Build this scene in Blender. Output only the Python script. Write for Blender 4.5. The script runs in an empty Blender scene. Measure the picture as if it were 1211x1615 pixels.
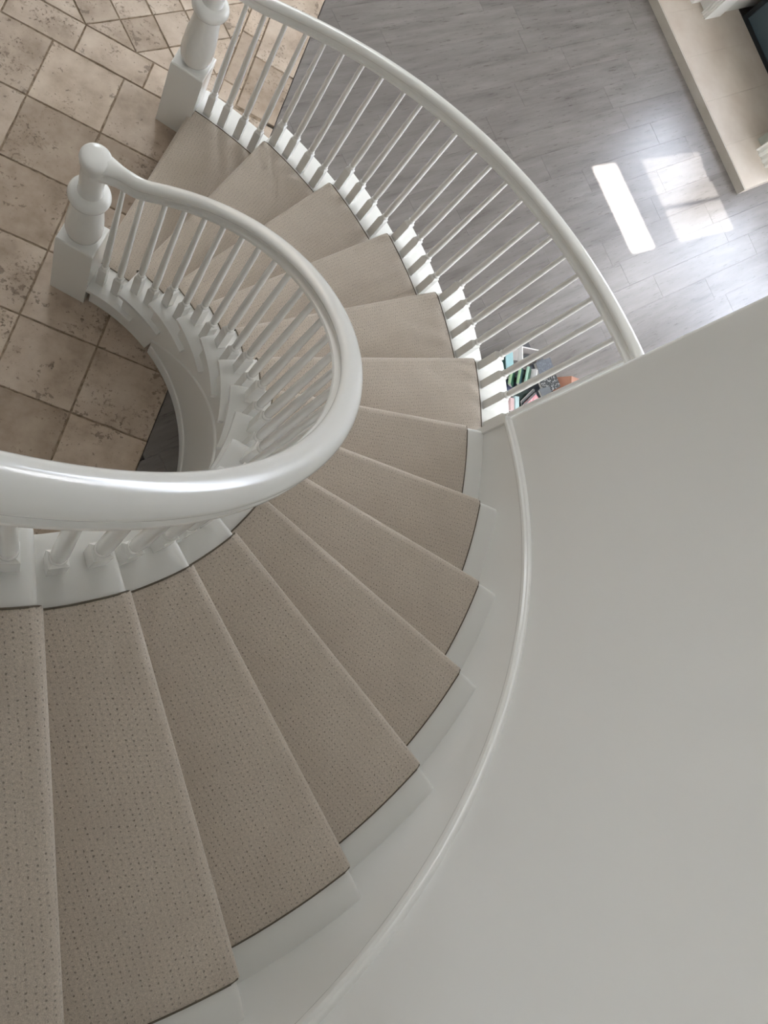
import bpy, bmesh, math, random
from math import sin, cos, pi, radians
from mathutils import Vector, Matrix
random.seed(7)
S = bpy.context.scene
COL = S.collection

# ------------------------------------------------------------------ camera
cam_d = bpy.data.cameras.new('camera')
cam = bpy.data.objects.new('camera', cam_d); COL.objects.link(cam)
CR = Matrix(((0.8712999677874037, -0.33997465591271503, -0.3539118526846766),
             (0.24609619169414332, 0.9266229683237484, -0.2842649099141943),
             (0.42458571639576936, 0.16058364771020917, 0.8910330305441964)))
M4 = CR.to_4x4(); M4.translation = Vector((0.39620514, -1.02462589, 4.29226301))
cam.matrix_world = M4
cam_d.sensor_fit = 'AUTO'; cam_d.sensor_width = 36.0
cam_d.lens = 1235.04 * 36.0 / 1615.0
cam_d.clip_start = 0.02
S.camera = cam

# ------------------------------------------------------------------ sky, sun, exposure
SUN_E = 1.3            # drop per metre travelled away from the fireplace wall
world = bpy.data.worlds.new('sky'); S.world = world; world.use_nodes = True
wn = world.node_tree.nodes; wl = world.node_tree.links
bg = wn['Background']
bg.inputs['Color'].default_value = (0.90, 0.945, 1.0, 1); bg.inputs['Strength'].default_value = 10.0
sun_d = bpy.data.lights.new('sun', 'SUN'); sun_d.energy = 40.0; sun_d.angle = radians(0.6)
sun_d.color = (1.0, 0.97, 0.92)
sun = bpy.data.objects.new('sun', sun_d); COL.objects.link(sun)
N = Vector((.70711, .70711, 0)); T = Vector((.70711, -.70711, 0))   # away from / along the diagonal fireplace wall
sdir = (-N - 0.12 * T + Vector((0, 0, -SUN_E))).normalized()
sun.rotation_euler = sdir.to_track_quat('-Z', 'Y').to_euler()
S.view_settings.view_transform = 'Standard'; S.view_settings.look = 'None'
S.view_settings.gamma = 1.0; S.view_settings.use_curve_mapping = False
S.view_settings.exposure = 0.08
S.cycles.use_denoising = True
S.cycles.max_bounces = 10; S.cycles.diffuse_bounces = 6; S.cycles.glossy_bounces = 4
S.cycles.sample_clamp_indirect = 8.0
S.cycles.caustics_reflective = False; S.cycles.caustics_refractive = False

def portal(name, center, xaxis, normal, sx, sy):
    d = bpy.data.lights.new(name, 'AREA'); d.shape = 'RECTANGLE'; d.size = sx; d.size_y = sy
    d.cycles.is_portal = True
    o = bpy.data.objects.new(name, d); COL.objects.link(o)
    z = -Vector(normal).normalized(); x = Vector(xaxis).normalized(); y = z.cross(x)
    m = Matrix((x, y, z)).transposed().to_4x4(); m.translation = Vector(center)
    o.matrix_world = m

# ------------------------------------------------------------------ materials
def mat(name, col, rough=.5, **kw):
    m = bpy.data.materials.new(name); m.use_nodes = True
    b = m.node_tree.nodes['Principled BSDF']
    b.inputs['Base Color'].default_value = (*col, 1); b.inputs['Roughness'].default_value = rough
    for k, v in kw.items(): b.inputs[k].default_value = v
    return m
class NB:
    """small node helper"""
    def __init__(s, m): s.t = m.node_tree; s.n = s.t.nodes; s.l = s.t.links; s.b = s.n['Principled BSDF']
    def add(s, typ, **kw):
        n = s.n.new(typ)
        for k, v in kw.items(): setattr(n, k, v)
        return n
    def set(s, sock, v):
        if hasattr(v, 'is_linked') or isinstance(v, bpy.types.NodeSocket): s.l.new(v, sock)
        else: sock.default_value = v
    def math(s, op, a, b=None, c=None):
        n = s.add('ShaderNodeMath', operation=op); s.set(n.inputs[0], a)
        if b is not None: s.set(n.inputs[1], b)
        if c is not None: s.set(n.inputs[2], c)
        return n.outputs[0]
    def noise(s, vec, scale, detail=4, rough=.55):
        n = s.add('ShaderNodeTexNoise'); n.inputs['Scale'].default_value = scale
        n.inputs['Detail'].default_value = detail; n.inputs['Roughness'].default_value = rough
        if vec is not None: s.l.new(vec, n.inputs['Vector'])
        return n.outputs['Fac']
    def ramp(s, fac, stops):
        n = s.add('ShaderNodeValToRGB'); e = n.color_ramp.elements
        while len(e) < len(stops): e.new(.5)
        for i, (p, c) in enumerate(stops): e[i].position = p; e[i].color = (*c, 1)
        s.l.new(fac, n.inputs[0]); return n.outputs[0]
    def mix(s, fac, a, b, blend='MIX'):
        n = s.add('ShaderNodeMix', data_type='RGBA', blend_type=blend)
        s.set(n.inputs['Factor'], fac); s.set(n.inputs[6], a); s.set(n.inputs[7], b)
        return n.outputs[2]
    def bump(s, h, strength, dist):
        n = s.add('ShaderNodeBump'); n.inputs['Strength'].default_value = strength; n.inputs['Distance'].default_value = dist
        s.l.new(h, n.inputs['Height']); s.l.new(n.outputs[0], s.b.inputs['Normal'])
    def coord(s, which='Object'): return s.add('ShaderNodeTexCoord').outputs[which]
    def pos(s): return s.add('ShaderNodeNewGeometry').outputs['Position']
    def rnd(s): return s.add('ShaderNodeObjectInfo').outputs['Random']

M_paint = mat('white_gloss_paint', (.80, .795, .77), .15)
nb = NB(M_paint); nb.bump(nb.noise(nb.pos(), 60, 3), .04, .002)
M_trim = mat('white_satin_paint', (.81, .805, .78), .32)
nb = NB(M_trim); nb.bump(nb.noise(nb.pos(), 40, 3), .05, .002)
M_wall = mat('white_wall_paint', (.84, .842, .825), .38)
nb = NB(M_wall); nb.bump(nb.noise(nb.pos(), 260, 2), .06, .001)
M_room = mat('matt_wall_paint', (.72, .714, .675), .7)
nb = NB(M_room); nb.bump(nb.noise(nb.pos(), 200, 2), .05, .001)

M_hall = mat('tan_bounce_cut_paint', (.37, .355, .32), .7)  # darker than the room paint to cut bounce light from unseen walls
nb = NB(M_hall); nb.bump(nb.noise(nb.pos(), 200, 2), .05, .001)

# carpet: taupe pile with staggered rows of dark pin dots, from the uv map (metres)
M_carpet = mat('taupe_pin_dot_carpet', (.4, .35, .3), .95)
nb = NB(M_carpet)
uv = nb.add('ShaderNodeUVMap', uv_map='metres').outputs[0]
sep = nb.add('ShaderNodeSeparateXYZ'); nb.l.new(uv, sep.inputs[0])
wob = nb.noise(uv, 45, 2)
wob2 = nb.noise(uv, 38, 3)
uu = nb.math('ADD', sep.outputs[0], nb.math('MULTIPLY', nb.math('SUBTRACT', wob, .5), .010))
vv = nb.math('ADD', sep.outputs[1], nb.math('MULTIPLY', nb.math('SUBTRACT', wob2, .5), .010))
row = nb.math('DIVIDE', vv, .0165); rowi = nb.math('FLOOR', row)
colx = nb.math('ADD', nb.math('DIVIDE', uu, .0125), nb.math('MULTIPLY', rowi, .5))
du = nb.math('MULTIPLY', nb.math('SUBTRACT', nb.math('FRACT', colx), .5), .0125)
dv = nb.math('MULTIPLY', nb.math('SUBTRACT', nb.math('FRACT', row), .5), .0165)
rad = nb.math('SQRT', nb.math('ADD', nb.math('MULTIPLY', du, du), nb.math('MULTIPLY', dv, dv)))
cellid = nb.add('ShaderNodeCombineXYZ'); nb.l.new(nb.math('FLOOR', colx), cellid.inputs[0]); nb.l.new(rowi, cellid.inputs[1])
wnz = nb.add('ShaderNodeTexWhiteNoise', noise_dimensions='2D'); nb.l.new(cellid.outputs[0], wnz.inputs[0])
dotm = nb.add('ShaderNodeMapRange', interpolation_type='SMOOTHSTEP')
nb.l.new(rad, dotm.inputs[0]); dotm.inputs[1].default_value = .0006; dotm.inputs[2].default_value = .0030
dotm.inputs[3].default_value = 1; dotm.inputs[4].default_value = 0
dot = nb.math('MULTIPLY', dotm.outputs[0], nb.math('POWER', wnz.outputs[0], .7))
grain = nb.math('MULTIPLY_ADD', nb.noise(uv, 430, 3, .7), .6, nb.math('MULTIPLY', nb.noise(uv, 150, 3, .7), .4)); blot = nb.noise(uv, 7, 4)
base = nb.ramp(grain, [(.36, (.40, .34, .283)), (.64, (.74, .653, .562))])
base = nb.mix(nb.math('MULTIPLY', nb.math('SUBTRACT', blot, .42), 1.0), base, (.44, .372, .31, 1))
base = nb.mix(nb.math('MULTIPLY', dot, .66), base, (.12, .098, .076, 1))
nb.l.new(base, nb.b.inputs['Base Color'])
hgt = nb.math('SUBTRACT', nb.math('MULTIPLY', grain, .8), dot)
nb.bump(hgt, .6, .003)
nb.b.inputs['Sheen Weight'].default_value = .35; nb.b.inputs['Sheen Roughness'].default_value = .5
M_bind = mat('dark_carpet_binding', (.15, .125, .095), .95)
nb = NB(M_bind); nb.bump(nb.noise(nb.pos(), 500, 2), .5, .002)

# tumbled travertine
M_trav = mat('tumbled_travertine', (.5, .42, .34), .55)
nb = NB(M_trav); ps = nb.pos(); r_ = nb.rnd()
off = nb.add('ShaderNodeVectorMath', operation='ADD'); nb.l.new(ps, off.inputs[0])
cmb = nb.add('ShaderNodeCombineXYZ'); nb.l.new(nb.math('MULTIPLY', r_, 37.), cmb.inputs[0]); nb.l.new(nb.math('MULTIPLY', r_, 91.), cmb.inputs[1])
nb.l.new(cmb.outputs[0], off.inputs[1]); pv = off.outputs[0]
cloud = nb.noise(pv, 5, 6, .6)
c = nb.ramp(cloud, [(.30, (.36, .28, .21)), (.5, (.515, .42, .338)), (.72, (.63, .54, .45))])
tone = nb.ramp(r_, [(0, (.72, .68, .64)), (.35, (.92, .9, .88)), (.7, (1.0, .99, .98)), (1, (1.08, 1.06, 1.03))])
c = nb.mix(1.0, c, tone, 'MULTIPLY')
pit = nb.noise(pv, 52, 5, .62); zone = nb.noise(pv, 3.2, 3)
thr = nb.math('MULTIPLY_ADD', zone, -.62, .955)
pm = nb.math('GREATER_THAN', pit, thr)
vein = nb.noise(pv, 14, 6, .7)
vm = nb.math('GREATER_THAN', nb.math('MULTIPLY', vein, nb.math('ADD', zone, .28)), .50)
c = nb.mix(nb.math('MULTIPLY', vm, .3), c, (.25, .18, .12, 1))
pit2 = nb.noise(pv, 26, 6, .68); zone2 = nb.noise(pv, 4.1, 2)
pm2 = nb.math('GREATER_THAN', pit2, nb.math('MULTIPLY_ADD', zone2, -.7, 1.0))
c = nb.mix(nb.math('MULTIPLY', pm, .55), c, (.16, .112, .075, 1))
c = nb.mix(nb.math('MULTIPLY', pm2, .55), c, (.11, .076, .05, 1))
nb.l.new(c, nb.b.inputs['Base Color'])
nb.bump(nb.math('SUBTRACT', nb.math('MULTIPLY', cloud, .5), nb.math('MAXIMUM', pm, pm2)), .5, .004)
M_grout = mat('brown_grout', (.17, .12, .08), .95)
nb = NB(M_grout); g = nb.noise(nb.pos(), 30, 4)
nb.l.new(nb.ramp(g, [(.3, (.16, .115, .075)), (.7, (.36, .28, .205))]), nb.b.inputs['Base Color'])

# grey laminate planks running along the diagonal
M_plank = mat('grey_washed_oak_plank', (.3, .28, .27), .3)
nb = NB(M_plank); ps = nb.pos(); r_ = nb.rnd()
mr = nb.add('ShaderNodeMapping'); mr.inputs['Rotation'].default_value = (0, 0, radians(-45)); nb.l.new(ps, mr.inputs[0])
mp = nb.add('ShaderNodeMapping'); mp.inputs['Scale'].default_value = (.8, 7, 1); nb.l.new(mr.outputs[0], mp.inputs[0])
off = nb.add('ShaderNodeVectorMath', operation='ADD'); nb.l.new(mp.outputs[0], off.inputs[0])
cmb = nb.add('ShaderNodeCombineXYZ'); nb.l.new(nb.math('MULTIPLY', r_, 53.), cmb.inputs[0]); nb.l.new(nb.math('MULTIPLY', r_, 17.), cmb.inputs[1])
nb.l.new(cmb.outputs[0], off.inputs[1]); pv = off.outputs[0]
g1 = nb.noise(pv, 2.2, 7, .62); g2 = nb.noise(pv, 9, 4, .7)
c = nb.ramp(g1, [(.25, (.085, .073, .066)), (.42, (.155, .138, .128)), (.7, (.215, .196, .185))])
tone = nb.ramp(r_, [(0, (.93, .925, .925)), (.5, (1., 1., 1.)), (1, (1.04, 1.035, 1.03))])
c = nb.mix(1.0, c, tone, 'MULTIPLY')
sm = nb.math('GREATER_THAN', nb.math('MULTIPLY', g2, g1), .385)
c = nb.mix(nb.math('MULTIPLY', sm, .35), c, (.07, .06, .056, 1))
nb.l.new(c, nb.b.inputs['Base Color'])
nb.l.new(nb.math('MULTIPLY_ADD', g2, .14, .22), nb.b.inputs['Roughness'])
nb.bump(g2, .06, .002)
nb.b.inputs['Specular IOR Level'].default_value = .55
M_under = mat('dark_subfloor', (.10, .09, .085), .9)

M_hearth = mat('tan_hearth_stone', (.5, .44, .38), .35)
nb = NB(M_hearth); c = nb.noise(nb.pos(), 3.5, 5)
c = nb.ramp(c, [(.3, (.47, .395, .33)), (.7, (.57, .505, .44))])
nb.l.new(nb.mix(1.0, c, nb.ramp(nb.rnd(), [(0, (.95, .95, .95)), (1, (1.04, 1.04, 1.04))]), 'MULTIPLY'), nb.b.inputs['Base Color'])
M_hfront = mat('pale_grey_hearth_edge', (.46, .42, .37), .4)
nb = NB(M_hfront); nb.l.new(nb.ramp(nb.noise(nb.pos(), 5, 5), [(.3, (.43, .39, .335)), (.7, (.50, .46, .41))]), nb.b.inputs['Base Color'])
M_marble = mat('grey_green_marble', (.36, .38, .34), .3)
nb = NB(M_marble); nb.l.new(nb.ramp(nb.noise(nb.pos(), 6, 6), [(.3, (.27, .29, .26)), (.7, (.5, .52, .47))]), nb.b.inputs['Base Color'])
M_black = mat('black_iron', (.02, .024, .028), .4, Metallic=.4)
nb = NB(M_black); nb.bump(nb.noise(nb.pos(), 90, 2), .2, .002)
M_fglass = mat('sky_tinted_fire_glass', (.055, .085, .105), .12)  # blue-grey base colour carries a painted reflection of the sky
nb = NB(M_fglass); nb.l.new(nb.ramp(nb.noise(nb.pos(), 2, 2), [(.3, (.05, .08, .10)), (.7, (.07, .10, .12))]), nb.b.inputs['Base Color'])
M_soot = mat('sooty_firebrick', (.05, .045, .04), .95)
M_card = mat('terracotta_card', (.40, .19, .125), .7)
nb = NB(M_card); nb.l.new(nb.ramp(nb.noise(nb.pos(), 12, 3), [(.3, (.36, .165, .11)), (.7, (.46, .23, .155))]), nb.b.inputs['Base Color'])
M_white_card = mat('white_card', (.8, .78, .77), .6)
M_grey_card = mat('grey_card_lining', (.30, .27, .26), .8)
M_pages = mat('paper_pages', (.78, .76, .72), .8)
nb = NB(M_pages)
wv = nb.add('ShaderNodeTexWave'); wv.bands_direction = 'Z'; wv.inputs['Scale'].default_value = 160; wv.inputs['Distortion'].default_value = 1
nb.l.new(nb.coord('Object'), wv.inputs[0])
nb.l.new(nb.ramp(wv.outputs['Fac'], [(0, (.62, .60, .56)), (1, (.83, .81, .78))]), nb.b.inputs['Base Color'])
_covers = {}
def cover(col, speck=None):
    k = (col, speck)
    if k not in _covers:
        m = mat('book_cover', col, .35); n = NB(m)
        if speck:
            f = n.math('GREATER_THAN', n.noise(n.coord('Object'), 70, 3, .7), .56)
            n.l.new(n.mix(f, (*col, 1), (*speck, 1)), n.b.inputs['Base Color'])
        else:
            f = n.noise(n.coord('Object'), 14, 3)
            n.l.new(n.mix(f, (*[x * .8 for x in col], 1), (*[min(1, x * 1.2) for x in col], 1)), n.b.inputs['Base Color'])
        _covers[k] = m
    return _covers[k]
M_sheer = bpy.data.materials.new('sheer_blind_cloth'); M_sheer.use_nodes = True
_t = M_sheer.node_tree; _t.nodes.clear()
_o = _t.nodes.new('ShaderNodeOutputMaterial'); _mx = _t.nodes.new('ShaderNodeMixShader'); _mx.inputs[0].default_value = .875
_tr = _t.nodes.new('ShaderNodeBsdfTransparent'); _tl = _t.nodes.new('ShaderNodeBsdfTranslucent'); _tl.inputs[0].default_value = (.85, .84, .88, 1)
_t.links.new(_tr.outputs[0], _mx.inputs[1]); _t.links.new(_tl.outputs[0], _mx.inputs[2]); _t.links.new(_mx.outputs[0], _o.inputs[0])

M_blind = bpy.data.materials.new('added_glow_blind'); M_blind.use_nodes = True  # made-up blind: glows bluish and lets no direct sun through
_t = M_blind.node_tree; _t.nodes.clear()
_o = _t.nodes.new('ShaderNodeOutputMaterial'); _tl = _t.nodes.new('ShaderNodeBsdfTranslucent'); _tl.inputs[0].default_value = (.74, .80, .93, 1)
_t.links.new(_tl.outputs[0], _o.inputs[0])

# ------------------------------------------------------------------ mesh helpers
class MB:
    def __init__(s): s.v = []; s.f = []; s.uv = []
    def add(s, verts, faces, uvs=None):
        o = len(s.v); s.v += [tuple(v) for v in verts]
        s.f += [tuple(i + o for i in f) for f in faces]
        s.uv += uvs if uvs else [(0, 0)] * len(verts)
    def loft(s, rings, closed=True, cap=True, uvs=None):
        n = len(rings[0]); k = len(rings); vs = [p for r in rings for p in r]; fs = []
        for i in range(k - 1):
            for j in range(n if closed else n - 1):
                j2 = (j + 1) % n
                fs.append((i * n + j, i * n + j2, (i + 1) * n + j2, (i + 1) * n + j))
        if cap and closed:
            fs.append(tuple(range(n - 1, -1, -1))); fs.append(tuple((k - 1) * n + j for j in range(n)))
        s.add(vs, fs, [u for r in uvs for u in r] if uvs else None)
    def box(s, x0, x1, y0, y1, z0, z1, m=None):
        vs = [Vector((x, y, z)) for z in (z0, z1) for x, y in ((x0, y0), (x1, y0), (x1, y1), (x0, y1))]
        if m: vs = [m @ v for v in vs]
        s.add(vs, [(3, 2, 1, 0), (4, 5, 6, 7), (0, 1, 5, 4), (1, 2, 6, 5), (2, 3, 7, 6), (3, 0, 4, 7)])
    def lathe(s, prof, c=(0, 0), seg=24):
        rings = [[(c[0] + r * cos(2 * pi * j / seg), c[1] + r * sin(2 * pi * j / seg), z) for j in range(seg)] for r, z in prof]
        s.loft(rings)
    def mesh(s, name, m, smooth=None, uv=False, fix=True):
        me = bpy.data.meshes.new(name); me.from_pydata(s.v, [], s.f)
        if uv:
            lay = me.uv_layers.new(name='metres')
            for lp in me.loops: lay.data[lp.index].uv = s.uv[lp.vertex_index]
        if fix:
            b = bmesh.new(); b.from_mesh(me); bmesh.ops.recalc_face_normals(b, faces=b.faces); b.to_mesh(me); b.free()
        if m: me.materials.append(m)
        if smooth is not None:
            me.shade_smooth()
            try: me.set_sharp_from_angle(angle=radians(smooth))
            except Exception: pass
        return me
    def obj(s, name, m, parent=None, smooth=None, **kw):
        return link(name, s.mesh(name, m, smooth, **kw), parent)
def link(name, me, parent=None):
    o = bpy.data.objects.new(name, me); COL.objects.link(o)
    if parent: o.parent = parent
    return o
def empty(name, loc=(0, 0, 0), rot=(0, 0, 0)):
    o = bpy.data.objects.new(name, None); COL.objects.link(o); o.location = loc; o.rotation_euler = rot
    o.empty_display_size = .05; return o
def tag(o, label, cat, group=None):
    o['label'] = label; o['category'] = cat
    if group: o['group'] = group
    return o
def struct(o, label=None):
    o['kind'] = 'structure'
    if label: o['label'] = label
    return o

# ------------------------------------------------------------------ stair geometry (circular flight round the origin, rising clockwise)
A1 = radians(82.71396); ST = radians(11.55619); H = .18; OFF = -.0277
R_IN, R_CI, R_CO, R_CO2, R_OUT, R_SK, R_WALL = .835, 1.009, 2.144, 1.952, 2.32, 2.045, 2.062
N_TREAD = 15; N_OPEN = 6
def ang(n): return A1 - ST * (n - 1)
def pol(n, r, z): a = ang(n); return Vector((r * cos(a), r * sin(a), z))
def at(n, r, s, z):
    """point s metres behind the front edge line of tread n, at radius r"""
    a = ang(n + s / (ST * r)); return Vector((r * cos(a) + OFF * sin(a), r * sin(a) - OFF * cos(a), z))
def outer(n): return R_OUT if n <= N_OPEN else R_SK + .01
def lin(a, b, k): return [a + (b - a) * i / (k - 1) for i in range(k)]

# ------------------------------------------------------------------ setting: floors
def clip(poly, nx, ny, d):
    out = []
    for i in range(len(poly)):
        a, b = poly[i], poly[(i + 1) % len(poly)]
        da, db = a[0] * nx + a[1] * ny - d, b[0] * nx + b[1] * ny - d
        if da <= 0: out.append(a)
        if da * db < 0:
            t = da / (da - db); out.append((a[0] + (b[0] - a[0]) * t, a[1] + (b[1] - a[1]) * t))
    return out
def area(p): return abs(sum(p[i][0] * p[(i + 1) % len(p)][1] - p[(i + 1) % len(p)][0] * p[i][1] for i in range(len(p)))) / 2
def inset(poly, g):
    cx = sum(p[0] for p in poly) / len(poly); cy = sum(p[1] for p in poly) / len(poly)
    sgn = sum(poly[i][0] * poly[(i + 1) % len(poly)][1] - poly[(i + 1) % len(poly)][0] * poly[i][1] for i in range(len(poly)))
    if sgn < 0: poly = poly[::-1]
    res = poly
    for i in range(len(poly)):
        a, b = poly[i], poly[(i + 1) % len(poly)]
        ex, ey = b[0] - a[0], b[1] - a[1]; L = math.hypot(ex, ey)
        if L < 1e-6: continue
        nx, ny = ey / L, -ex / L
        res = clip(res, nx, ny, nx * a[0] + ny * a[1] - g)
    return res
def piece(name, poly, parent, m, gap, top, thick, bevel, jit=0., sub=1, into=None):
    poly = inset(poly, gap / 2)
    if len(poly) < 3 or area(poly) < 2e-4: return
    pts = []
    for i in range(len(poly)):
        a, b = poly[i], poly[(i + 1) % len(poly)]
        k = max(1, min(sub, int(math.hypot(b[0] - a[0], b[1] - a[1]) / .06)))
        for j in range(k): pts.append((a[0] + (b[0] - a[0]) * j / k, a[1] + (b[1] - a[1]) * j / k))
    cx = sum(p[0] for p in pts) / len(pts); cy = sum(p[1] for p in pts) / len(pts)
    def ins(p, d):
        L = math.hypot(p[0] - cx, p[1] - cy) or 1; return (p[0] - (p[0] - cx) / L * d, p[1] - (p[1] - cy) / L * d)
    pts = [ins(p, random.uniform(0, jit)) for p in pts]
    dz = random.uniform(-.001, .001) if jit else 0
    rings = [[(p[0] - cx, p[1] - cy, -thick) for p in pts], [(p[0] - cx, p[1] - cy, dz - bevel * .8) for p in pts],
             [(q[0] - cx, q[1] - cy, dz) for q in (ins(p, bevel) for p in pts)]]
    if into is not None:
        into.loft([[(x + cx, y + cy, z + top) for x, y, z in r] for r in rings]); return
    mb = MB(); mb.loft(rings)
    o = mb.obj(name, m, parent, smooth=None); o.location = (cx, cy, top)
    return o
E0 = .80
EK = .027    # the stone stops and the planks begin along x = .655 + EK * (y - .2)
Ed = (1 / math.hypot(1, EK), -EK / math.hypot(1, EK), (.655 - .2 * EK) / math.hypot(1, EK))
floor = MB(); floor.box(-3.2, 9, -4, 7.5, -.30, -.02)
floor_o = struct(floor.obj('floor', M_under))
gb = MB(); gb.box(-3.2, .65, -4, 7.5, -.02, -.0045)
gr = gb.obj('grout_bed', M_grout, floor_o)
xs = [-.57 + .4045 * k for k in range(-6, 4)]
ys = [.227 + .4015 * k for k in range(-7, 6)]
right = lambda p: clip(p, *Ed)
for i in range(len(xs)):
    for j in range(len(ys) - 1):
        x0, x1 = xs[i], xs[i] + .4045
        if abs(x1 - .6435) < .01: x1 = .75
        if x0 > .6: continue
        p = right([(x0, ys[j]), (x1, ys[j]), (x1, ys[j + 1]), (x0, ys[j + 1])])
        if len(p) > 2: piece('tile', p, floor_o, M_trav, .006, 0, .02, .003, .004, 6)
YB0, YB1 = ys[-1], ys[-1] + .199
for k in range(-7, 4):      # narrow border course
    x0 = -.455 + .398 * k
    p = right([(x0, YB0), (x0 + .398, YB0), (x0 + .398, YB1), (x0, YB1)])
    if len(p) > 2: piece('tile', p, floor_o, M_trav, .007, 0, .02, .003, .003, 5)
# diagonal field of small squares up to a border column beside the planks
XD = .335; d = .297
far_tiles = MB()     # the small squares outside the view, joined
for a in range(-14, 30):
    for b in range(-24, 34):
        # corners on the lattice whose lines cross the border every d
        c0 = lambda i, j: (-.46 + (i - j) * d / 2 + 0.0, YB1 + (i + j) * d / 2)
        p = [c0(a, b), c0(a + 1, b), c0(a + 1, b + 1), c0(a, b + 1)]
        p = clip(clip(clip(p, 0, -1, -YB1), 1, 0, XD), 0, 1, 7.4)
        p = clip(p, -1, 0, 3.1) if len(p) > 2 else p
        if len(p) > 2 and area(p) > 1e-3: piece('tile', p, floor_o, M_trav, .006, 0, .02, .003, .003, 4, None if (p[0][0] > -.95 and p[0][1] < 3.55) else far_tiles)
for x0, x1, y0 in ((XD, .458, 2.176), (.458, .85, 2.05)):
    for k in range(13):
        a, b = max(YB1, y0 + .4 * k), y0 + .4 * (k + 1)
        if b > a + .02: piece('tile', right([(x0, a), (x1, a), (x1, b), (x0, b)]), floor_o, M_trav, .007, 0, .02, .003, .003, 5)
o = far_tiles.obj('tile', M_trav, floor_o); o['kind'] = 'stuff'
# planks
PW, PL = .192, 1.285
for k in range(-24, 25):
    t0 = k * PW; sh = random.uniform(0, PL)
    for q in range(-4, 8):
        n0 = q * PL + sh - .3
        if n0 > 7.55 or n0 + PL < -2.5: continue
        n1 = min(n0 + PL, 7.55)
        p = [tuple((N * nn + T * tt)[:2]) for nn, tt in ((n0, t0), (n1, t0), (n1, t0 + PW), (n0, t0 + PW))]
        p = clip(clip(clip(clip(p, -Ed[0], -Ed[1], -Ed[2]), 0, 1, 7.5), 1, 0, 7.5), 0, -1, 1.5)
        if len(p) > 2 and area(p) > 4e-3: piece('plank', p, floor_o, M_plank, .0009, 0, .012, .0006)

# ------------------------------------------------------------------ setting: room shell
def wall_with_holes(name, origin, ux, length, z0, z1, thick, holes, m):
    """wall panel in the plane origin + u*ux, thickness to the back; holes are (u0,u1,za,zb)"""
    ux = Vector(ux).normalized(); back = Vector((0, 0, 1)).cross(ux)
    fr = Matrix((ux, back, Vector((0, 0, 1)))).transposed().to_4x4(); fr.translation = Vector(origin)
    us = sorted({0, length, *[h[0] for h in holes], *[h[1] for h in holes]})
    zs = sorted({z0, z1, *[h[2] for h in holes], *[h[3] for h in holes]})
    mb = MB()
    for i in range(len(us) - 1):
        for j in range(len(zs) - 1):
            cu, cz = (us[i] + us[i + 1]) / 2, (zs[j] + zs[j + 1]) / 2
            if any(h[0] < cu < h[1] and h[2] < cz < h[3] for h in holes): continue
            mb.box(us[i], us[i + 1], 0, thick, zs[j], zs[j + 1], fr)
    o = struct(mb.obj(name, m)); return fr
ZC = 6.2
win_no = [0]
def window(fr, u0, u1, z0, z1, nu, nz, sheer=False, muntins=None):
    win_no[0] += 1
    root = empty('window_%d' % win_no[0]); struct(root)
    def fm(u, v, z): return fr @ Vector((u, v, z))
    f = MB(); w = .03
    f.box(u0, u0 + w, .005, .05, z0, z1, fr); f.box(u1 - w, u1, .005, .05, z0, z1, fr)
    f.box(u0 + w, u1 - w, .005, .05, z0, z0 + w, fr); f.box(u0 + w, u1 - w, .005, .05, z1 - w, z1, fr)
    f.obj('window_frame', M_trim, root)
    for i in range(1, nu):
        b = MB(); c = u0 + (u1 - u0) * i / nu if not muntins else muntins[i - 1]
        b.box(c - .015, c + .015, .01, .04, z0 + w, z1 - w, fr); b.obj('muntin', M_trim, root)
    for j in range(1, nz):
        b = MB(); c = z0 + (z1 - z0) * j / nz
        b.box(u0 + w, u1 - w, .01, .04, c - .015, c + .015, fr); b.obj('muntin', M_trim, root)
    if sheer:
        b = MB(); b.add([fm(u0, .002, z0), fm(u1, .002, z0), fm(u1, .002, z1), fm(u0, .002, z1)], [(0, 1, 2, 3)])
        b.obj('window_blind', sheer, root, fix=False)
    back = (fr.to_3x3() @ Vector((0, 1, 0)))
    portal('window_daylight', fm((u0 + u1) / 2, .22 if not sheer else .08, (z0 + z1) / 2), fr.to_3x3() @ Vector((1, 0, 0)), -back, u1 - u0, z1 - z0)
NW = 7.6
# diagonal fireplace wall: from (3.25,7.5) to (7.5,3.25)
L_d = 6.01; o_d = N * NW - T * L_d / 2
u_of = lambda t: t + L_d / 2
wz0, wz1 = (NW - 5.915) * SUN_E, (NW - 5.23) * SUN_E
tz0, tz1 = (NW - 4.92) * SUN_E, (NW - 4.688) * SUN_E
wt0, wt1 = -.373 + .12 * (NW - 4.682), .345 + .12 * (NW - 4.69)
holes = [(u_of(wt0) - .03, u_of(wt1) + .04, wz0 - .03, wz1 + .10), (u_of(wt0) - .03, u_of(wt1) + .04, tz0 - .03, tz1 + .10)]
hb1 = (u_of(-1.2), u_of(2.7), .96, 2.02)  # unseen window band added to put a streak on the handrail
holes += [hb1]
fr = wall_with_holes('wall_fireplace', (o_d.x, o_d.y, 0), T, L_d, -.1, ZC, .05, holes, M_room)
window(fr, *holes[0], 2, 1, M_sheer, [u_of(.12 + .12 * (NW - 5.209))]); window(fr, *holes[1], 1, 1)
window(fr, *hb1, 4, 1, M_blind)
# great room east wall, tall windows
hx = [(1.2, 2.6, .4, 2.5), (2.9, 4.3, .4, 2.5), (4.6, 6.0, .4, 2.5), (1.2, 2.6, 2.8, 5.4), (2.9, 4.3, 2.8, 5.4), (4.6, 6.0, 2.8, 5.4)]
fr = wall_with_holes('wall_right', (7.5, 3.25, 0), (0, -1, 0), 7.25, -.1, ZC, .2, hx, M_room)
for h in hx: window(fr, *h, 2, 3)
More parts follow.
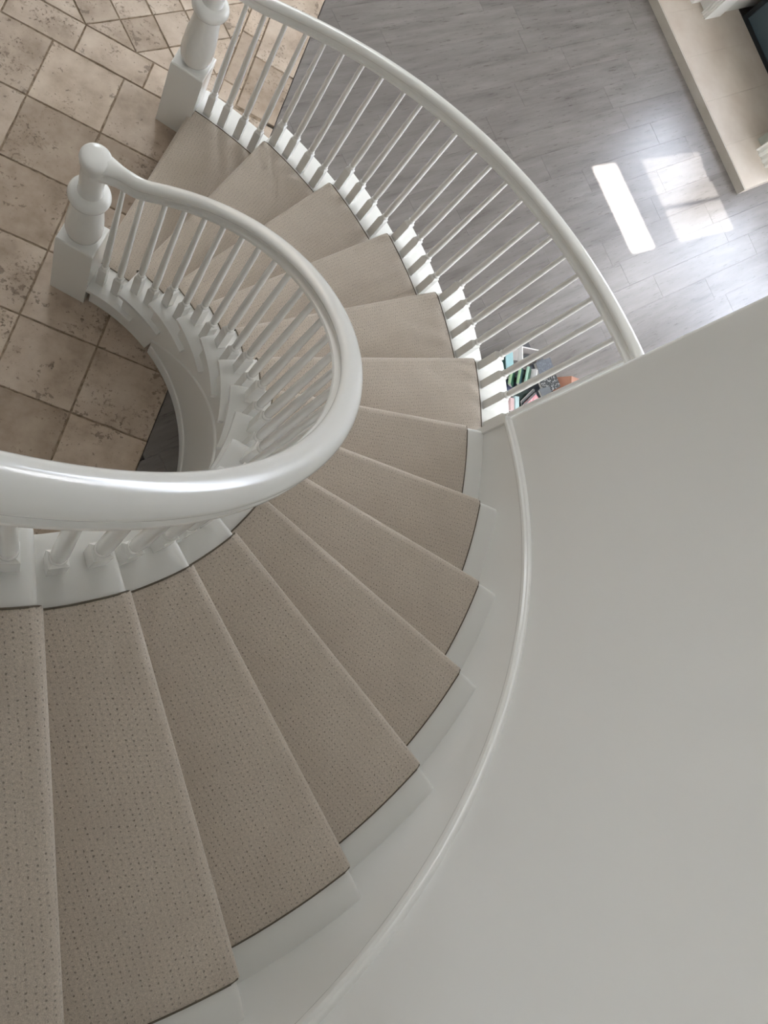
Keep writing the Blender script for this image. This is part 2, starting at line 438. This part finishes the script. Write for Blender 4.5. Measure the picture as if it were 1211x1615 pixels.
# hall far wall with a glazed front door side light and a high window
hy = [(1.0, 2.4, .3, 2.3), (1.0, 2.4, 2.8, 5.2), (3.4, 4.3, 5.15, 5.95)]
fr = wall_with_holes('wall_far', (-3.2, 7.5, 0), (1, 0, 0), 6.45, -.1, ZC, .2, hy, M_room)
for h in hy: window(fr, *h, 2, 3)
hl = []
fr = wall_with_holes('wall_left', (-3.2, -4, 0), (0, 1, 0), 11.5, -.1, ZC, .2, hl, M_hall)
for h in hl: window(fr, *h, 2, 3)
wall_with_holes('wall_near', (7.5, -4, 0), (-1, 0, 0), 10.7, -.1, ZC, .2, [], M_hall)
cb = MB(); pl = [(-3.4, -4.2), (7.6, -4.2), (7.6, 3.22), (3.22, 7.6), (-3.4, 7.6)]
cb.loft([[(x, y, ZC) for x, y in pl], [(x, y, ZC + .1) for x, y in pl]]); struct(cb.obj('ceiling', M_room))
# unseen bulkhead added above the landing to dim the upper treads
cb = MB(); cb.box(-3.15, 2.3, -3.95, -.35, 4.95, ZC - .005); struct(cb.obj('ceiling', M_hall))

# ------------------------------------------------------------------ setting: curved stair wall and its skirting
N_W0 = 6.885; N_W1 = 19.5
rw0, rw1, rr = R_WALL, R_WALL + .15, .02
dn = lambda m: m / (ST * rw0)
plan = [(n, rw0) for n in lin(N_W1, N_W0 + dn(rr), 110)]
plan += [(N_W0 + dn(rr * (1 - sin(f))), rw0 + rr * (1 - cos(f))) for f in lin(pi / 14, pi / 2, 7)]
plan += [(N_W0 + dn(rr * (1 - cos(f))), rw1 - rr * (1 - sin(f))) for f in lin(0, pi / 2, 7)]
plan += [(n, rw1) for n in lin(N_W0 + dn(rr) + .1, N_W1, 110)]
mb = MB(); mb.loft([[pol(n, r, 0) for n, r in plan], [pol(n, r, ZC) for n, r in plan]])
struct(mb.obj('wall_stair', M_wall, smooth=35))
# skirting: helical board with a rounded cap
mb = MB(); rings = []
def nosing_z(n): return .18 + H * (n - 1) + .012
for n in lin(N_W0 + .06, 17.5, 140):
    z = nosing_z(n)
    prof = [(R_WALL + .001, -.35), (R_SK, -.35), (R_SK, .165), (R_SK - .006, .172), (R_SK - .009, .182), (R_SK - .006, .192),
            (R_SK + .002, .197), (R_SK + .004, .203), (R_SK + .010, .207), (R_WALL + .001, .208)]
    rings.append([pol(n, r, z + dz) for r, dz in prof])
mb.loft(rings)
struct(mb.obj('baseboard_stair', M_paint, smooth=40))
mb = MB(); zs_ = nosing_z(N_W0 + .1)
mb.loft([[pol(n, r, z) for n, r in ((N_W0 + .012, R_WALL + .001), (N_W0 + .012, R_SK - .008), (N_W0 + .085, R_SK - .008), (N_W0 + .10, R_SK - .002), (N_W0 + .10, R_WALL + .001))] for z in (zs_ - .4, zs_ + .185)])
struct(mb.obj('trim_1', M_paint))
# upper landing behind the viewpoint
mb = MB(); rings = []
zl = H * (N_TREAD + 1)
for n in lin(N_TREAD + .98, 19.4, 30): rings.append([pol(n, .84, zl - .28), pol(n, R_SK, zl - .28), pol(n, R_SK, zl), pol(n, .84, zl)])
mb.loft(rings); struct(mb.obj('floor', M_carpet, uv=True))

# ------------------------------------------------------------------ staircase: treads, risers, stringers
stair = tag(empty('staircase', (0, 0, 0)), 'white painted curved staircase rising clockwise from the stone hall floor', 'staircase')
TH = .034
for n in range(1, N_TREAD + 1):
    z = H * n; ro = outer(n)
    radii = [R_IN, R_IN + .012, .868, .8681, .93, 1.0, 1.2, 1.5, 1.8, 2.0] + ([2.1, 2.2, ro - .012, ro] if n <= N_OPEN else [ro])
    rings = []
    for r in radii:
        full = ST * r + .045
        back = full + .065 if (r < .8681 or (r > 2.292 and n < N_OPEN)) else full
        if n == N_OPEN and r > R_SK: back = min(back, (N_W0 + .003 - (n + OFF / (ST * r))) * ST * r)
        e = .004 if r in (R_IN, ro) else 0
        rd = TH / 2
        prof = [(rd - rd * cos(t) + e, -rd - (rd - e) * sin(t)) for t in lin(-pi / 2, pi / 2, 7)]       # rounded front, top to bottom
        top = [(back * k / 8 + (1 - k / 8) * rd, -e) for k in range(8, 0, -1)]
        bot = [(back * k / 8 + (1 - k / 8) * rd, -TH + e) for k in range(1, 9)]
        rings.append([at(n, r, s, z + dz) for s, dz in top + prof + bot])
    mb = MB(); mb.loft(rings); mb.obj('tread', M_trim, stair, smooth=40)
    mb = MB(); rings = []
    for r in lin(.866, ro - .03 if n <= N_OPEN else ro, 14):
        rings.append([at(n, r, .03, z - H - (.0 if n == 1 else .03)), at(n, r, .046, z - H - (.0 if n == 1 else .03)), at(n, r, .046, z - TH + .002), at(n, r, .03, z - TH + .002)])
    mb.loft(rings); mb.obj('riser', M_trim, stair, smooth=40)
def saw(name, r0, r1, drop, n_end):
    mb = MB()
    for n in range(1, n_end + 1):
        ms = lin(n + OFF / (ST * r0) + .032 / (ST * r0), n + 1 + OFF / (ST * r0) + .032 / (ST * r0), 7)
        if n == N_OPEN and r0 > 2: ms = lin(ms[0], N_W0 + .002, 7)
        rings = []
        for m in ms:
            zb = 0. if m < 3.345 else max(.0, .18 + H * (m - 1) - drop); zt = H * n - TH + .001
            rings.append([pol(m, r0, zb), pol(m, r1, zb), pol(m, r1, zt), pol(m, r0, zt)])
        mb.loft(rings)
    return mb.obj(name, M_trim, stair, smooth=30)
saw('stringer', .862, .886, .43, N_TREAD)
saw('stringer', 2.268, 2.29, .43, N_OPEN)
def strip(name, prof, n0, n1, k, m=M_trim):
    """helical strip; prof(n) gives the (r, z) ring"""
    mb = MB(); mb.loft([[pol(n, r, z) for r, z in prof(n)] for n in lin(n0, n1, k)]); return mb.obj(name, m, stair, smooth=40)
lower = lambda n: max(.004, .18 + H * (n - 1) - .43)
strip('stringer_moulding', lambda n: [(.875, lower(n) - .010), (.862, lower(n) - .010), (.855, lower(n) - .004), (.853, lower(n) + .004), (.856, lower(n) + .012), (.862, lower(n) + .016), (.875, lower(n) + .016)], 3.33, 16, 90)
strip('wall_panel', lambda n: [(.873, 0), (.893, 0), (.893, lower(n) + .02), (.873, lower(n) + .02)], 3.3, 16, 90)
strip('skirting', lambda n: [(.8735, 0), (.861, 0), (.861, min(.075, lower(n))), (.866, min(.084, lower(n) + .004)), (.8735, min(.086, lower(n) + .005))], 3.35, 16, 80)
strip('wall_panel', lambda n: [(2.262, 0), (2.28, 0), (2.28, lower(n) + .03), (2.262, lower(n) + .03)], 3.3, N_W0 - .01, 30)

# ------------------------------------------------------------------ carpet runner
runner = tag(empty('stair_runner', (0, 0, 0)), 'taupe pin-dot carpet runner with dark bound edges down the curved stairs', 'carpet')
CT = .011
for n in range(1, N_TREAD + 1):
    z = H * n; rci, rco = R_CI, (R_CO if n <= N_OPEN else R_CO2)
    radii = [rci, rci + .01] + lin(rci + .06, rco - .06, 14) + [rco - .01, rco]
    mid = (rci + rco) / 2
    a0 = ang(n + OFF / (ST * mid)); er = Vector((cos(a0), sin(a0), 0)); et = Vector((sin(a0), -cos(a0), 0)); p0 = at(n, mid, 0, 0)
    rings = []; uvs = []; edge_a = []; edge_b = []
    for r in radii:
        full = ST * r + .026
        Ro = TH / 2 + CT
        outp = [(full * k / 10, CT) for k in range(10, 0, -1)]
        outp = [(max(s, TH / 2), zz) for s, zz in outp]
        nose = [(TH / 2 - Ro * cos(t), -TH / 2 - Ro * sin(t)) for t in lin(-pi / 2, pi / 2 * .98, 9)]
        rise = [(.030 - CT, -TH - CT + .002), (.030 - CT, -TH - .05), (.030 - CT, -H + CT + .001)]
        path = outp + nose + rise
        inn = [(.029, -H + CT + .001), (.029, -TH - .003)] + [(TH / 2 - (TH / 2 + .001) * cos(t), -TH / 2 - (TH / 2 + .001) * sin(t)) for t in lin(pi / 2, -pi / 2, 7)] + [(full * k / 4 if k else TH / 2, .0008) for k in range(1, 5)]
        e = CT * .55 if r in (rci, rco) else (CT * .12 if r in (rci + .01, rco - .01) else 0)
        ring = []; uvr = []; L = 0; prev = None
        for i, (s, dz) in enumerate(path + inn):
            q = at(n, r, s, z + dz - (e if (i < len(path) and dz > 0) else 0))
            ring.append(q)
            if i < len(outp): uvr.append(((q - p0).dot(er) + mid, (q - p0).dot(et)))
            else:
                if i < len(path): L += math.hypot(s - prev[0], dz - prev[1])
                base_v = uvr[len(outp) - 1][1]
                uvr.append((r, base_v - L))
            prev = (s, dz)
        rings.append(ring); uvs.append(uvr)
    mb = MB(); mb.loft(rings, uvs=uvs); mb.obj('carpet_step', M_carpet, runner, smooth=50, uv=True)
    for r, sg in ((rci, -1), (rco, 1)):
        mb = MB(); rg = []
        full = ST * r + .028
        path = [(full * k / 10, CT * .45) for k in range(10, 0, -1)] + [(TH / 2 - (TH / 2 + CT * .5) * cos(t), -TH / 2 - (TH / 2 + CT * .5) * sin(t)) for t in lin(-pi / 2, pi / 2 * .98, 8)] + [(.030 - CT * .5, -TH - CT), (.030 - CT * .5, -H + CT)]
        path = [(max(s, TH / 2), q) if q > 0 else (s, q) for s, q in path]
        pts = [at(n, r, s, z + q) for s, q in path]
        for i, q in enumerate(pts):
            tg = (pts[min(i + 1, len(pts) - 1)] - pts[max(i - 1, 0)]).normalized()
            ra = Vector((q.x, q.y, 0)).normalized(); ra = (ra - tg * ra.dot(tg)).normalized(); up = tg.cross(ra)
            rg.append([q + ra * (.0028 * cos(f)) + up * (CT * .38 * sin(f)) for f in (0, pi / 3, 2 * pi / 3, pi, 4 * pi / 3, 5 * pi / 3)])
        mb.loft(rg); mb.obj('edge_binding', M_bind, runner, smooth=60)

# ------------------------------------------------------------------ balustrades
def rail_profile(w, hgt):
    half = [(0, 0), (.36, .02), (.66, .08), (.86, .165), (.96, .26), (.95, .34), (.83, .41), (.67, .50), (.60, .61), (.65, .71), (.82, .79), (.98, .84), (1.01, .89), (1.01, 1)]
    pts = [(x * w / 2, -y * hgt) for x, y in half]
    return pts + [(-x, y) for x, y in reversed(pts[1:])]
def rail(parent, path, w, hgt, n_cap):
    """path: list of (n, r, ztop); the end flares into the round newel cap"""
    pr = rail_profile(w, hgt); mb = MB(); rings = []
    for n, r, z in path:
        f = max(0, min(1, (n - n_cap) * ST * r / .13)); f = f * f * (3 - 2 * f); k = 1.75 + (.94 - 1.75) * f
        g = max(0, min(1, ((n - n_cap) * ST * r - .13) / .2)); k += .06 * g * g * (3 - 2 * g)
        rings.append([pol(n, r + dx * k, z + dz) for dx, dz in pr])
    mb.loft(rings); return mb.obj('handrail', M_paint, parent, smooth=40)
BLK = .042
def baluster(parent, n, r, z0, z1):
    a = ang(n); hb = .165
    key = round(z1 - z0, 3)
    if key not in _bal:
        L = z1 - z0
        mb = MB(); q = BLK / 2
        sq = lambda k, z: [(k * x, k * y, z) for x, y in ((-1, -1), (1, -1), (1, 1), (-1, 1))]
        mb.loft([sq(q - .001, 0), sq(q, .002), sq(q, hb), sq(q * .62, hb + .016)])
        blk = mb.mesh('base_block', M_paint)
        mb = MB()
        prof = [(.0125, hb + .012), (.0175, hb + .018), (.0195, hb + .026), (.0175, hb + .034), (.0135, hb + .038), (.0165, hb + .046), (.0175, hb + .06),
                (.0185, hb + .12), (.0175, hb + .22), (.0145, hb + (L - hb) * .6), (.0115, L - .05), (.0105, L)]
        mb.lathe(prof, seg=14)
        _bal[key] = (mb.mesh('baluster', M_paint, smooth=50), blk)
    sp, blk = _bal[key]
    o = link('baluster', sp, parent); o.location = pol(n, r, z0); o.rotation_euler = (0, 0, a)
    link('base_block', blk, o); return o
_bal = {}
def newel(parent, c, rot, hb, half, cap_top):
    """square plinth, turned vase, ring, drum and flat round cap that carries the rail end"""
    fr = Matrix.Translation((c[0], c[1], 0)) @ Matrix.Rotation(rot, 4, 'Z')
    root = MB(); k = half
    sq = lambda q, z: [tuple(fr @ Vector((x * q, y * q, z))) for x, y in ((-1, -1), (1, -1), (1, 1), (-1, 1))]
    root.loft([sq(k, 0), sq(k, hb - .008), sq(k - .002, hb - .003), sq(k - .006, hb)])
    po = root.obj('newel_post', M_paint, parent, smooth=None)
    b = MB(); d = hb - .54
    prof = [(.04, .535), (.056, .54), (.070, .552), (.080, .572), (.086, .60), (.087, .63), (.084, .68), (.078, .74), (.070, .80), (.065, .845), (.064, .86)]
    b.lathe([(r, z + d * (1 - (z - .535) / .33)) for r, z in prof], c, 36); b.obj('vase_turning', M_paint, po, smooth=50)
    b = MB(); b.lathe([(.06, .855), (.080, .862), (.090, .876), (.094, .892), (.090, .908), (.080, .922), (.066, .928), (.058, .931)], c, 36); b.obj('collar_ring', M_paint, po, smooth=60)
    b = MB(); b.lathe([(.055, .928), (.053, .95), (.053, cap_top - .10), (.056, cap_top - .085), (.060, cap_top - .06), (.0645, cap_top - .035), (.066, cap_top - .024), (.063, cap_top - .010), (.054, cap_top - .003), (.03, cap_top), (.002, cap_top)], c, 36)
    b.obj('rail_cap', M_paint, po, smooth=50)
    return po

inner = tag(empty('balustrade', (0, 0, 0)), 'white balustrade circling the open stairwell from a round-capped newel on stone tiles', 'balustrade')
R_RI, R_BI = .932, .914
def zi(n):
    z = .18 + H * (n - 1) + .928
    return max(z, 1.195) if n < 1.2 else (z if n > 1.9 else z + (max(z, 1.195) - z) * 1.0)
def zi_s(n):
    z = .18 + H * (n - 1) + .928; f = .02
    return (z + 1.193 + math.sqrt((z - 1.193) ** 2 + .0012)) / 2 if n < 6 else z
rail(inner, [(n, R_RI, zi_s(n)) for n in lin(.44, 3, 60) + lin(3.05, 18.5, 170)], .067, .088, .42)
newel(inner, (.012, .932), radians(-6.4), .54, .0925, 1.197)
for n in range(1, N_TREAD + 1):
    for f in (.165, .63) if n < 3 else (.125, .61):
        m = n + f; z0 = H * n
        zt = (zi_s(m) if n < 3 else .18 + H * (m - 1) + .928) - .075
        baluster(inner, m, R_BI, z0, zt)
outer_b = tag(empty('balustrade', (0, 0, 0)), 'white balustrade on the wood floor side, rising from its newel to the curved wall', 'balustrade')
R_RO, R_BO = 2.187, 2.182
def zo(n):
    z = .18 + H * (n - 1) * 1.04 + .902
    return (z + 1.12 + math.sqrt((z - 1.12) ** 2 + .0012)) / 2
rail(outer_b, [(n, R_RO, zo(n)) for n in lin(.78, 2, 40) + lin(2.05, N_W0 + .004, 60)], .062, .075, .76)
newel(outer_b, tuple(pol(.76, 2.178, 0))[:2], radians(-6.4), .50, .0925, 1.135)
for n in range(1, N_OPEN + 1):
    for f in ((.11, .325, .565, .80) if n == 1 else (.02, .245, .49, .735)):
        m = n + f; baluster(outer_b, m, R_BO, H * n, zo(m) - .066)

# ------------------------------------------------------------------ fireplace corner
FM = Matrix((T, N, Vector((0, 0, 1)))).transposed().to_4x4()        # local x along the wall, y towards the wall
hearth = tag(empty('fireplace_hearth', (0, 0, 0)), 'raised tan stone hearth with pale front edge beside the grey wood floor', 'hearth')
HZ = .079; F0 = 6.157
ts = [.231 - .405 * k for k in range(8)]
for k in range(7):
    mb = MB(); g = .0008
    mb.box(ts[k + 1] + g, ts[k] - g, F0 + .012, 7.16, 0, HZ, FM); mb.obj('hearth_slab', M_hearth, hearth)
mb = MB(); mb.box(ts[-1], .231, F0, F0 + .012, 0, HZ - .002, FM); mb.obj('hearth_front', M_hfront, hearth)
mant = tag(empty('fireplace_surround', (0, 0, 0)), 'white fluted fireplace surround with a grey-green marble slip on the hearth', 'fireplace')
def pilaster(t0, t1, front, back, top):
    mb = MB(); w = t1 - t0; k = 3; g = .012
    xs_ = [t0]; pr = [(t0, back), (t1, back), (t1, front)]
    for i in range(k):
        c = t1 - w * (i + .5) / k; q = w / k * .32
        pr += [(c + q, front), (c + q * .6, front + g), (c - q * .6, front + g), (c - q, front)]
    pr.append((t0, front))
    mb.loft([[tuple(FM @ Vector((x, y, z))) for x, y in pr] for z in (HZ, top)])
    p = mb.obj('pilaster', M_trim, mant)
    return p
pilaster(-1.338, -1.27, 6.63, 6.86, .84)
pilaster(-.06, .12, 6.535, 6.86, .84)
def mpart(name, b, m): mb = MB(); mb.box(*b, FM); return mb.obj(name, m, mant)
mpart('leg_block', (-1.62, -1.43, 6.56, 6.86, HZ, .84), M_trim)
mpart('leg_panel', (-1.43, -1.345, 6.68, 6.86, HZ, .84), M_trim)
mpart('leg_panel', (.12, .23, 6.58, 6.86, HZ, .84), M_trim)
mpart('marble_slip', (-.14, -.06, 6.62, 6.86, HZ, .82), M_marble)
mpart('leg_return', (-1.62, -1.30, 6.86, 7.58, HZ, .84), M_room); mpart('leg_return', (-.10, .23, 6.86, 7.58, HZ, .84), M_room)
mpart('lintel', (-1.62, .23, 7.2, 7.58, .72, .84), M_room)
mpart('mantel_shelf', (-1.66, .27, 7.0, 7.58, .84, .88), M_trim)
fb = tag(empty('firebox_screen', (0, 0, 0)), 'dark glass fire screen, painted sky reflection in its blue tint, with black frame standing behind the hearth', 'fire screen')
def fpart(name, b, m): mb = MB(); mb.box(*b, FM); return mb.obj(name, m, fb)
fpart('frame_rail', (-1.22, -.10, 7.16, 7.20, HZ - .07, HZ + .035), M_black)
fpart('frame_rail', (-1.22, -.10, 7.16, 7.20, .66, .70), M_black)
fpart('frame_stile', (-1.22, -1.18, 7.16, 7.20, HZ + .035, .66), M_black); fpart('frame_stile', (-.14, -.10, 7.16, 7.20, HZ + .035, .66), M_black)
fpart('glass_pane', (-1.18, -.14, 7.172, 7.184, HZ + .035, .66), M_fglass)

# ------------------------------------------------------------------ jumble of books beside the stairs
def book(label, x, y, z, L, Wd, th, yaw, tilt=0, roll=0, col=(.1, .1, .1), spine=None, speck=None, group='books heaped beside the stairs'):
    """L along the spine, Wd across, th thick; lies flat at yaw, tipped about its spine by tilt"""
    root = tag(empty('book', (x, y, z)), label, 'book', group)
    root.rotation_mode = 'ZYX' if False else 'XYZ'
    root.matrix_world = Matrix.Translation((x, y, z)) @ Matrix.Rotation(radians(yaw), 4, 'Z') @ Matrix.Rotation(radians(tilt), 4, 'X') @ Matrix.Rotation(radians(roll), 4, 'Y')
    m = cover(col, speck); c = .0022
    for zz in (th / 2 - c, -th / 2):
        b = MB(); b.box(-L / 2, L / 2, -Wd / 2, Wd / 2, zz, zz + c); b.obj('cover', m, root)
    b = MB()
    ring = lambda xx: [(xx, -Wd / 2, -th / 2 + c), (xx, -Wd / 2 - .004, -th / 4), (xx, -Wd / 2 - .005, 0), (xx, -Wd / 2 - .004, th / 4), (xx, -Wd / 2, th / 2 - c), (xx, -Wd / 2 + c, th / 2 - c), (xx, -Wd / 2 + c, -th / 2 + c)]
    b.loft([ring(-L / 2), ring(L / 2)]); b.obj('spine', cover(spine) if spine else m, root)
    b = MB(); b.box(-L / 2 + .003, L / 2 - .003, -Wd / 2 + c, Wd / 2 - .003, -th / 2 + c, th / 2 - c); b.obj('pages', M_pages, root)
    return root
BK = [
 # lower layer carrying the rest
 ('large black book at the bottom of the heap nearest the stairs', 2.72, 1.40, .025, .30, .22, .05, 60, 0, 0, (.02, .025, .03)),
 ('large dark green book at the bottom of the heap under the carton end', 2.96, 1.52, .025, .30, .24, .05, 52, 0, 0, (.02, .05, .04)),
 ('large charcoal book at the bottom of the heap on its far side', 2.76, 1.70, .025, .28, .22, .05, 40, 0, 0, (.05, .05, .055)),
 ('thick black book on the bottom layer beside the stair end', 2.70, 1.35, .075, .26, .19, .05, 62, 0, 0, (.015, .02, .02)),
 ('thick charcoal book on the bottom layer in the heap middle', 2.90, 1.52, .075, .28, .20, .05, 48, 0, 0, (.03, .035, .04)),
 ('thick grey-black book on the bottom layer below the white flap', 2.74, 1.66, .075, .24, .18, .05, 38, 0, 0, (.04, .045, .05)),
 # visible ones
 ('pale blue book with glossy cover at the far left of the heap', 2.622, 1.585, .175, .125, .045, .020, -72, 18, 0, (.42, .68, .74), (.5, .74, .8)),
 ('dark teal book half hidden under the pale blue book', 2.60, 1.56, .135, .14, .10, .03, -70, 8, 0, (.03, .085, .075)),
 ('dark green book with pale green spine, first of the leaning row', 2.665, 1.478, .175, .115, .058, .024, -88, -42, 0, (.025, .085, .055), (.36, .52, .32)),
 ('dark green book with pale green spine, middle of the leaning row', 2.722, 1.508, .180, .118, .058, .024, -88, -42, 0, (.02, .06, .07), (.36, .55, .33)),
 ('dark green book with mint spine, last of the leaning row', 2.776, 1.538, .182, .118, .050, .024, -89, -42, 0, (.03, .10, .06), (.45, .66, .55)),
 ('white paper-covered book standing against the leaning green row', 2.815, 1.556, .185, .10, .05, .018, -84, 55, 0, (.72, .70, .71)),
 ('navy book with white page edge lying in front of the green row', 2.675, 1.418, .150, .10, .085, .024, 20, 0, 14, (.035, .04, .085)),
 ('slate grey book with striped cover at the far right of the heap', 2.895, 1.668, .165, .135, .10, .03, 42, 6, 0, (.11, .12, .14), (.05, .055, .07), (.17, .185, .21)),
 ('second slate grey book lying under the striped slate one', 2.88, 1.65, .125, .15, .12, .04, 50, 0, 0, (.10, .11, .13)),
 ('black book speckled with grey lettering beside the terracotta carton', 2.962, 1.568, .165, .155, .085, .026, 44, 4, 0, (.03, .032, .034), None, (.32, .32, .31)),
 ('dark grey book with white edge leaning by the terracotta carton', 2.935, 1.478, .190, .09, .075, .022, 38, -8, 0, (.12, .13, .14)),
 ('pink and red book with dark marks lying near the wall end', 2.848, 1.372, .185, .125, .07, .018, 58, 4, 0, (.66, .27, .30), (.5, .12, .14), (.70, .50, .50)),
 ('thin black book with white page edge, left of a leaning pair', 2.806, 1.392, .190, .15, .04, .012, 60, 38, 0, (.02, .02, .022)),
 ('thin charcoal book with white page edge, right of a leaning pair', 2.828, 1.376, .186, .15, .04, .012, 60, 38, 0, (.06, .055, .06)),
 ('dark green-black book lying open side down near the stair end', 2.772, 1.382, .160, .14, .11, .028, 75, 0, 0, (.015, .035, .03)),
 ('pale pink book standing on the heap beside the stair end', 2.700, 1.292, .185, .085, .028, .03, -76, 0, 0, (.62, .44, .44)),
 ('pale blue-grey book standing beside the pale pink book', 2.732, 1.312, .188, .092, .030, .03, -76, 0, 0, (.45, .58, .60)),
 ('black book lying closest to the stair end under the pink one', 2.672, 1.255, .150, .13, .07, .03, -74, 0, 0, (.03, .034, .042)),
 ('black book tilted inside the open white card box', 2.722, 1.668, .13, .12, .06, .03, 25, 20, 0, (.015, .015, .018)),
 ('brown-grey book lying at the right inside the white card box', 2.775, 1.668, .10, .08, .06, .03, 30, 0, 0, (.14, .12, .10)),
 ('white dust-jacketed book tipped up against the pale blue book', 2.655, 1.648, .170, .08, .04, .018, -82, 35, 0, (.74, .70, .71)),
]
for b in BK: book(*b)
# open white card box at the far side of the heap
bx = tag(empty('card_box', (2.76, 1.76, 0)), 'small open white card box with grey lining behind the books', 'box')
bm_ = Matrix.Translation((2.742, 1.712, .11)) @ Matrix.Rotation(radians(15), 4, 'Z')
for nm, b, m in (('side', (-.085, .085, .0, .006, 0, .12), M_white_card), ('side', (-.085, -.079, -.10, 0, 0, .12), M_white_card), ('side', (.08, .085, -.10, 0, 0, .05), M_grey_card), ('base', (-.08, .08, -.10, 0, 0, .006), M_grey_card), ('lining', (-.078, .08, -.004, 0, .006, .115), M_grey_card)):
    q = MB(); q.box(*b, Matrix.Translation((-2.76, -1.76, 0)) @ bm_); q.obj(nm, m, bx)
ct = tag(empty('carton', (3.112, 1.69, 0), (0, 0, radians(13))), 'terracotta cardboard carton with gabled top flaps beside the books and wall end', 'carton')
q = MB(); q.loft([[(-.10, y, 0), (.17, y, 0), (.17, y, .145), (0, y, .18), (-.10, y, .075)] for y in (-.24, 0)]); q.obj('body', M_card, ct)
q = MB(); q.loft([[(-.13, y, .050), (0, y, .1835), (0, y, .1865), (-.133, y, .0515)] for y in (-.243, .004)]); q.obj('flap', M_card, ct)
q = MB(); q.loft([[(0, y, .1835), (.19, y, .144), (.191, y, .147), (0, y, .1865)] for y in (-.243, .004)]); q.obj('flap', M_card, ct)
